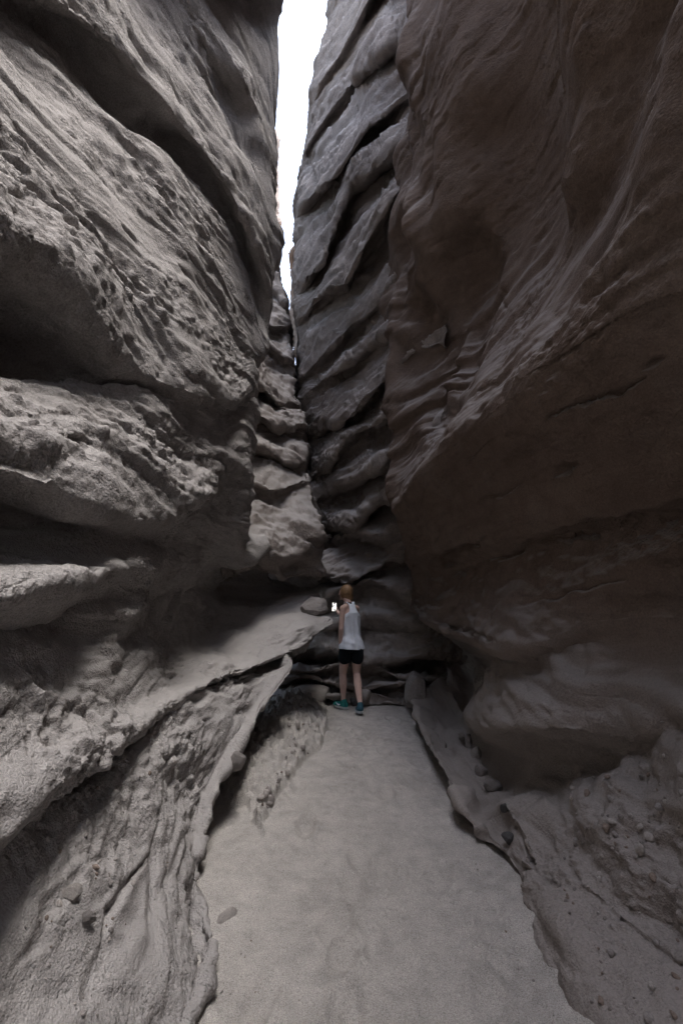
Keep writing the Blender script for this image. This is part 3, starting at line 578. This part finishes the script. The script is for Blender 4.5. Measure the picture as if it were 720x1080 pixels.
def fuse(o, voxel=.008, it=6, f=.5):
    m = o.modifiers.new('fuse', 'REMESH'); m.mode = 'VOXEL'; m.voxel_size = voxel; m.use_smooth_shade = True
    s_ = o.modifiers.new('soft', 'SMOOTH'); s_.iterations = it; s_.factor = f
    return o
AN = math.radians(24); RT = Vector((math.cos(AN), math.sin(AN), 0)); FW = Vector((-math.sin(AN), math.cos(AN), 0))
def lc(base, r, f, z=0.): return Vector(base)+RT*r+FW*f+Vector((0, 0, z))
SKIN = plain('skin', (.62, .42, .35), .55, 30, .06, .0006); HAIR = plain('hair', (.24, .14, .07), .45, 70, .5, .004)
CLOTH = plain('white_cotton', (.84, .88, .95), .9, 14, .05, .004, .1); SHORTM = plain('black_shorts', (.012, .015, .018), .85, 20, .2, .003, .1)
TEAL = plain('teal_knit', (.02, .22, .20), .7, 60, .25, .001); TEALD = plain('dark_teal_knit', (.03, .09, .12), .7, 60, .25, .001)
SOLE = plain('shoe_sole', (.5, .55, .55), .7); SOLED = plain('dark_sole', (.015, .015, .017), .8); BLACK = plain('black_strap', (.01, .01, .014), .8); PINK = plain('wristband', (.35, .18, .32), .6)
hk = bpy.data.objects.new('person', None); COL.objects.link(hk); hk.location = (PX0, PY0, .012)
tag(hk, 'hiker seen from behind in a white racerback top, black shorts and teal shoes', 'person')
hip = T(370.3, .86); waist = T(370.3, 1.0); chest = T(370, 1.22); neckb = T(368.0, 1.40); head = T(364.7, 1.575, .05)
shL = T(361.3, 1.365, -.06); shR = T(376.6, 1.36, .08)
bm = bmesh.new()
ellipsoid(bm, hip, (.155, .105, .12), AN); ellipsoid(bm, waist, (.115, .085, .14), AN); ellipsoid(bm, chest, (.125, .09, .17), AN); ellipsoid(bm, neckb+Vector((0, 0, -.05)), (.125, .06, .055), AN)
capsule(bm, neckb, head+Vector((0, -.02, -.06)), .052, .047); capsule(bm, shL, neckb, .042, .045); capsule(bm, shR, neckb, .042, .045)
# head with brow, nose, lips, chin and ears, turned towards the upper left
HA = AN+.7; hF = Vector((-math.sin(HA), math.cos(HA), .05)); hR = Vector((math.cos(HA), math.sin(HA), 0))
ellipsoid(bm, head, (.072, .092, .105), HA); ellipsoid(bm, head+hF*.03-Vector((0, 0, .055)), (.05, .055, .05), HA)
capsule(bm, head+hF*.085+Vector((0, 0, .012)), head+hF*.108-Vector((0, 0, .022)), .009, .013); ellipsoid(bm, head+hF*.082-Vector((0, 0, .052)), (.022, .012, .010), HA); ellipsoid(bm, head+hF*.078-Vector((0, 0, .085)), (.018, .014, .014), HA)
for s_ in (-1, 1): ellipsoid(bm, head+hR*.073*s_-Vector((0, 0, .008)), (.009, .018, .028), HA)
for s_ in (-1, 1): ellipsoid(bm, head+hR*.03*s_+hF*.078+Vector((0, 0, .022)), (.02, .012, .008), HA)
# left arm hanging, hand loosely curled at the hip
eL = T(359.6, 1.085, -.10); wL = T(358.6, .86, -.03)
capsule(bm, shL, eL, .043, .033); capsule(bm, eL, eL*.6+wL*.4, .034, .033); capsule(bm, eL*.6+wL*.4, wL, .033, .022)
def hand(bm, w, d, side, palmn, curl=.5):
    d = Vector(d).normalized(); side = Vector(side).normalized(); palmn = Vector(palmn).normalized()
    capsule(bm, w, w+d*.03, .021, .024); 
    for j in range(4):
        b0 = w+d*.03+side*(-.024+.016*j); k0 = w+d*.082+side*(-.027+.018*j); capsule(bm, b0, k0, .012, .0105)
        ln = (.036, .042, .039, .030)[j]; d1 = (d*math.cos(curl)+palmn*math.sin(curl)); d2 = (d*math.cos(curl*2.1)+palmn*math.sin(curl*2.1))
        k1 = k0+d1*ln; capsule(bm, k0, k1, .0098, .0085); capsule(bm, k1, k1+d2*ln*.85, .0085, .007)
    t0 = w+d*.02-side*.02; t1 = t0-side*.024+d*.032+palmn*.012; capsule(bm, t0, t1, .013, .011); capsule(bm, t1, t1+d*.032+palmn*.010, .0105, .008)
hand(bm, wL, T(357.2, .73, .06)-wL, -FW, RT, .45)
# right arm raised in front, holding the invented handset
eR = T(373.5, 1.12, .28); wR = T(357.0, 1.28, .47)
capsule(bm, shR, eR, .043, .034); capsule(bm, eR, eR*.55+wR*.45, .034, .032); capsule(bm, eR*.55+wR*.45, wR, .032, .022)
hand(bm, wR, T(353.4, 1.345, .55)-wR, (0, 0, 1), -FW, .75)
# legs
def leg(h, k, a, back=.02):
    capsule(bm, h, k, .086, .054); capsule(bm, k, k, .052, .052)
    c_ = k*.68+a*.32+Vector((0, -.018, 0)); capsule(bm, k, c_, .048, .054); capsule(bm, c_, a+Vector((0, 0, .03)), .054, .031); capsule(bm, a+Vector((0, 0, .05)), a, .031, .034)
kL = T(361.6, .475, .10); aL = T(362.2, .09, .12); kR = T(376.0, .48, .03); aR = T(378.6, .10, -.22)
leg(T(364.5, .82, .02), kL, aL); leg(T(376.3, .82, 0), kR, aR)
fuse(obj('body', bm, SKIN, hk), .0065, 5, .5)
# shoes
def shoe(a, yaw, mat, smat, lift, label):
    d = Vector((-math.sin(yaw), math.cos(yaw), 0)); b = bmesh.new(); g = Vector((a.x, a.y, 0))
    capsule(b, g-d*.035+Vector((0, 0, .05+lift)), g+d*.10+Vector((0, 0, .04)), .042, .040); capsule(b, g+d*.06+Vector((0, 0, .045)), g+d*.175+Vector((0, 0, .034)), .044, .032)
    capsule(b, g-d*.02+Vector((0, 0, .06+lift)), g-d*.01+Vector((0, 0, .095+lift)), .042, .040)
    o = fuse(obj('shoe', b, mat, hk), .007, 4); o['label'] = label
    b = bmesh.new(); sd_ = Vector((d.y, -d.x, 0)); out_ = []
    pts = [(-.085, 0), (-.07, .03), (0, .040), (.08, .047), (.15, .044), (.20, .022), (.212, 0), (.20, -.022), (.15, -.04), (.08, -.043), (0, -.038), (-.07, -.03)]
    lo = [b.verts.new(g+d*u+sd_*v+Vector((0, 0, .0+lift*max(0, 1-(u+.085)/.2)))) for u, v in pts]; hi = [b.verts.new(g+d*u*1.01+sd_*v*1.02+Vector((0, 0, .026+lift*max(0, 1-(u+.085)/.2)))) for u, v in pts]
    b.faces.new(lo[::-1]); b.faces.new(hi)
    for i in range(len(pts)): b.faces.new((lo[i], lo[(i+1) % 12], hi[(i+1) % 12], hi[i]))
    so_ = obj('sole', b, smat, o, False); 
    return o
shoe(aL, .75, TEAL, SOLE, 0, 'bright teal left shoe'); b = bmesh.new(); P_ = []
for i in range(9):
    u = i/8; wd = .002+.011*math.sin(u*math.pi)**.8*(1-.5*u); dd = Vector((-math.sin(.75), math.cos(.75), 0)); sdv = Vector((dd.y, -dd.x, 0))
    c_ = Vector((aL.x, aL.y, 0))+dd*(.02+.09*u)-sdv*.0475+Vector((0, 0, .045+.022*(u-.4)**2*4)); P_.append((b.verts.new(c_-Vector((0, 0, wd))), b.verts.new(c_+Vector((0, 0, wd)))))
for a_, c2 in zip(P_[:-1], P_[1:]): b.faces.new((a_[0], a_[1], c2[1], c2[0]))
MARK = b
shoe(aR, .15, TEALD, SOLE, .03, 'dark teal right shoe seen from the heel')
lsh = [c for c in hk.children if c.name.startswith('shoe')][0]
mk = obj('side_mark', MARK, CLOTH, lsh); mk.modifiers.new('t', 'SOLIDIFY').thickness = .003
# racerback top: shell round the torso, then a panel between the shoulder blades and two straps
def shell(rings, seg=40, thick=.004):
    b = bmesh.new(); R_ = []
    for (c_, rx, ry, fn) in rings:
        R_.append([b.verts.new(lc(c_, math.cos(t)*rx, math.sin(t)*ry, fn(t))) for t in [2*math.pi*i/seg for i in range(seg)]])
    for a_, c2 in zip(R_[:-1], R_[1:]):
        for i in range(seg): b.faces.new((a_[i], a_[(i+1) % seg], c2[(i+1) % seg], c2[i]))
    return b
fold = lambda k, a_: (lambda t: a_*math.sin(t*k+1.1))
def wr(z, r): return r
rings = []
for i in range(26):
    u = i/25; z = .81+u*(1.30-.81)
    px = 371.2-.9*u; rx = float(np.interp(z, [.80, .88, .98, 1.1, 1.22, 1.30], [.188, .176, .134, .124, .132, .128])); ry = float(np.interp(z, [.80, .9, 1.0, 1.15, 1.25, 1.30], [.142, .130, .098, .098, .102, .088]))
    rings.append((T(px, z), rx, ry, (lambda t, u=u: .006*math.sin(t*2+1)*(1-u)+.03*u*u*math.sin(t*2-math.pi/2))))
b = shell(rings, 56)
for v in b.verts:
    z = v.co.z; th = math.atan2(v.co.y, v.co.x-.0)
    wv = .011*math.sin(th*7+z*11)*(1-min(1, max(0, (z-1.05)/.25))) + .005*math.sin(z*70+th*3)*math.exp(-((z-.9)/.06)**2)
    v.co += Vector((math.cos(th), math.sin(th), 0))*wv
top_ = obj('tank_top', b, CLOTH, hk); so2 = top_.modifiers.new('cloth', 'SOLIDIFY'); so2.thickness = .004; ss = top_.modifiers.new('sub', 'SUBSURF'); ss.levels = ss.render_levels = 1
# upper back panel and straps
b = bmesh.new(); rows = []
for i in range(15):
    u = i/14; z = 1.24+u*.20
    hw = float(np.interp(z, [1.24, 1.29, 1.34, 1.38, 1.44], [.118, .082, .055, .046, .05])); 
    back = float(np.interp(z, [1.24, 1.3, 1.36, 1.40, 1.44], [.090, .098, .082, .066, .045]))
    base = T(float(np.interp(z, [1.24, 1.44], [370.4, 368.9])), z)
    rows.append([b.verts.new(lc(base, hw*s_, -back*(1-.22*s_*s_*(hw/.118)**2)-.006)) for s_ in np.linspace(-1, 1, 13)])
for r0, r1 in zip(rows[:-1], rows[1:]):
    for i in range(12): b.faces.new((r0[i], r0[i+1], r1[i+1], r1[i]))
bp_ = obj('back_panel', b, CLOTH, top_); q_ = bp_.modifiers.new('cloth', 'SOLIDIFY'); q_.thickness = .006
for s_ in (-1, 1):
    b = bmesh.new(); P_ = []
    for i in range(16):
        u = i/15; f_ = -.055+u*.15; z = 1.432+.022*math.sin(min(1, u*1.3)*math.pi)-.12*max(0, u-.45); c_ = lc(T(368.8, z), s_*(.035+.028*math.sin(u*1.6)), f_)
        P_.append((b.verts.new(c_-RT*.02*1), b.verts.new(c_+RT*.02*1)))
    for a_, c2 in zip(P_[:-1], P_[1:]): b.faces.new((a_[0], a_[1], c2[1], c2[0]))
    st_ = obj('strap', b, CLOTH, top_); q_ = st_.modifiers.new('cloth', 'SOLIDIFY'); q_.thickness = .006
# shorts
b = bmesh.new()
ellipsoid(b, T(370.3, .83), (.168, .122, .085), AN)
capsule(b, T(364.6, .80, .01), T(363.2, .685, .035), .098, .094); capsule(b, T(376.2, .80, 0), T(376.6, .685, 0), .098, .092)
sh_ = fuse(obj('shorts', b, SHORTM, hk), .007, 3)
# hair: cap over the skull with a bob gathered towards the right
b = bmesh.new()
ellipsoid(b, head-hF*.012+Vector((0, 0, .012)), (.092, .10, .112), HA)
ellipsoid(b, head-hF*.03+hR*.02-Vector((0, 0, .05)), (.088, .072, .095), HA)
capsule(b, head-hF*.045+hR*.035-Vector((0, 0, .06)), head-hF*.055+hR*.07-Vector((0, 0, .19)), .052, .02)
capsule(b, head-hF*.03+hR*.06-Vector((0, 0, .04)), head+hR*.075-Vector((0, 0, .14)), .03, .018)
hr = fuse(obj('hair', b, HAIR, hk), .006, 2)
for v in hr.data.vertices:
    d_ = (v.co-head); 
    if d_.dot(hF) > .062: v.co -= hF*(d_.dot(hF)-.062)*.9
b = bmesh.new(); capsule(b, T(370.5, 1.435, -.062), T(366.8, 1.44, -.05), .008, .008); obj('dark_collar', b, BLACK, hk)
b = bmesh.new(); bmesh.ops.create_cone(b, cap_ends=False, segments=20, radius1=.026, radius2=.0265, depth=.02, matrix=Matrix.Translation(wL+Vector((0, 0, .012)))); wb = obj('wristband', b, PINK, hk); wb.modifiers.new('t', 'SOLIDIFY').thickness = .003
# bright spot of unknown source, stood in for by an invented glowing handset
ph = bpy.data.objects.new('bright_spot_standin', None); COL.objects.link(ph); pp = Vector(pY(352.3, 640, 7.13)); ph.location = pp; ph.rotation_euler = (.15, .05, .12)
tag(ph, 'small bright lit phone held up in front of the hiker\'s left shoulder', 'bright_spot_standin')
b = bmesh.new(); bmesh.ops.create_cube(b, size=1, matrix=Matrix.Diagonal((.066, .008, .135, 1))); bmesh.ops.bevel(b, geom=b.edges[:], offset=.003, segments=2, affect='EDGES'); obj('standin_case', b, BLACK, ph)
glowm, nt, pb = mat_new('spot_glow'); tc = nd(nt, 'ShaderNodeTexCoord'); vn = nd(nt, 'ShaderNodeTexNoise'); vn.inputs['Scale'].default_value = 26; nt.links.new(tc.outputs['Object'], vn.inputs['Vector'])
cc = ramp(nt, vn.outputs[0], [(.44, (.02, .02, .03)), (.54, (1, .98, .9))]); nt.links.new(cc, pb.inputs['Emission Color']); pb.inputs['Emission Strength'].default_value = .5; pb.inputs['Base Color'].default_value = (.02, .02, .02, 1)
b = bmesh.new(); bmesh.ops.create_cube(b, size=1, matrix=Matrix.Translation((0, -.0052, 0))@Matrix.Diagonal((.058, .002, .122, 1))); obj('standin_glow', b, glowm, ph)

# ------------------------------------------------------------------ world and light
w = bpy.data.worlds.new('World'); sc.world = w; w.use_nodes = True
nt = w.node_tree; nt.nodes.clear()
out = nt.nodes.new('ShaderNodeOutputWorld'); bg = nt.nodes.new('ShaderNodeBackground'); sky = nt.nodes.new('ShaderNodeTexSky')
sky.sky_type = 'NISHITA'; sky.sun_disc = False
SUN_EL, SUN_AZ = 74, 110         # degrees; azimuth measured from +Y towards +X
sky.sun_elevation = math.radians(SUN_EL); sky.sun_rotation = math.radians(SUN_AZ); sky.dust_density = 2.5; sky.air_density = 1
hs = nt.nodes.new('ShaderNodeHueSaturation'); hs.inputs['Saturation'].default_value = .72; hs.inputs['Value'].default_value = 1.0
nt.links.new(sky.outputs[0], hs.inputs['Color']); nt.links.new(hs.outputs[0], bg.inputs[0]); bg.inputs[1].default_value = .15
nt.links.new(bg.outputs[0], out.inputs[0])
sd_ = bpy.data.lights.new('sun', 'SUN'); sd_.energy = .8; sd_.angle = math.radians(28); sd_.color = (1, .985, .95)
so = bpy.data.objects.new('sun', sd_); COL.objects.link(so)
e, a = math.radians(SUN_EL), math.radians(SUN_AZ)
dirv = Vector((math.sin(a)*math.cos(e), math.cos(a)*math.cos(e), math.sin(e)))
so.rotation_euler = dirv.to_track_quat('Z', 'Y').to_euler()
# ------------------------------------------------------------------ camera and colour
cam = bpy.data.cameras.new('camera'); cam.sensor_fit = 'VERTICAL'; cam.sensor_height = 36; cam.lens = 16.0; cam.clip_end = 500; cam.clip_start = .02
co = bpy.data.objects.new('camera', cam); COL.objects.link(co)
co.location = CAM; co.rotation_euler = (math.pi/2+PITCH, 0, 0); sc.camera = co
sc.view_settings.view_transform = 'Standard'; sc.view_settings.look = 'None'; sc.view_settings.gamma = 1
sc.view_settings.exposure = 2.35
sc.cycles.max_bounces = 6; sc.cycles.diffuse_bounces = 5; sc.cycles.use_adaptive_sampling = True; sc.cycles.adaptive_threshold = .02
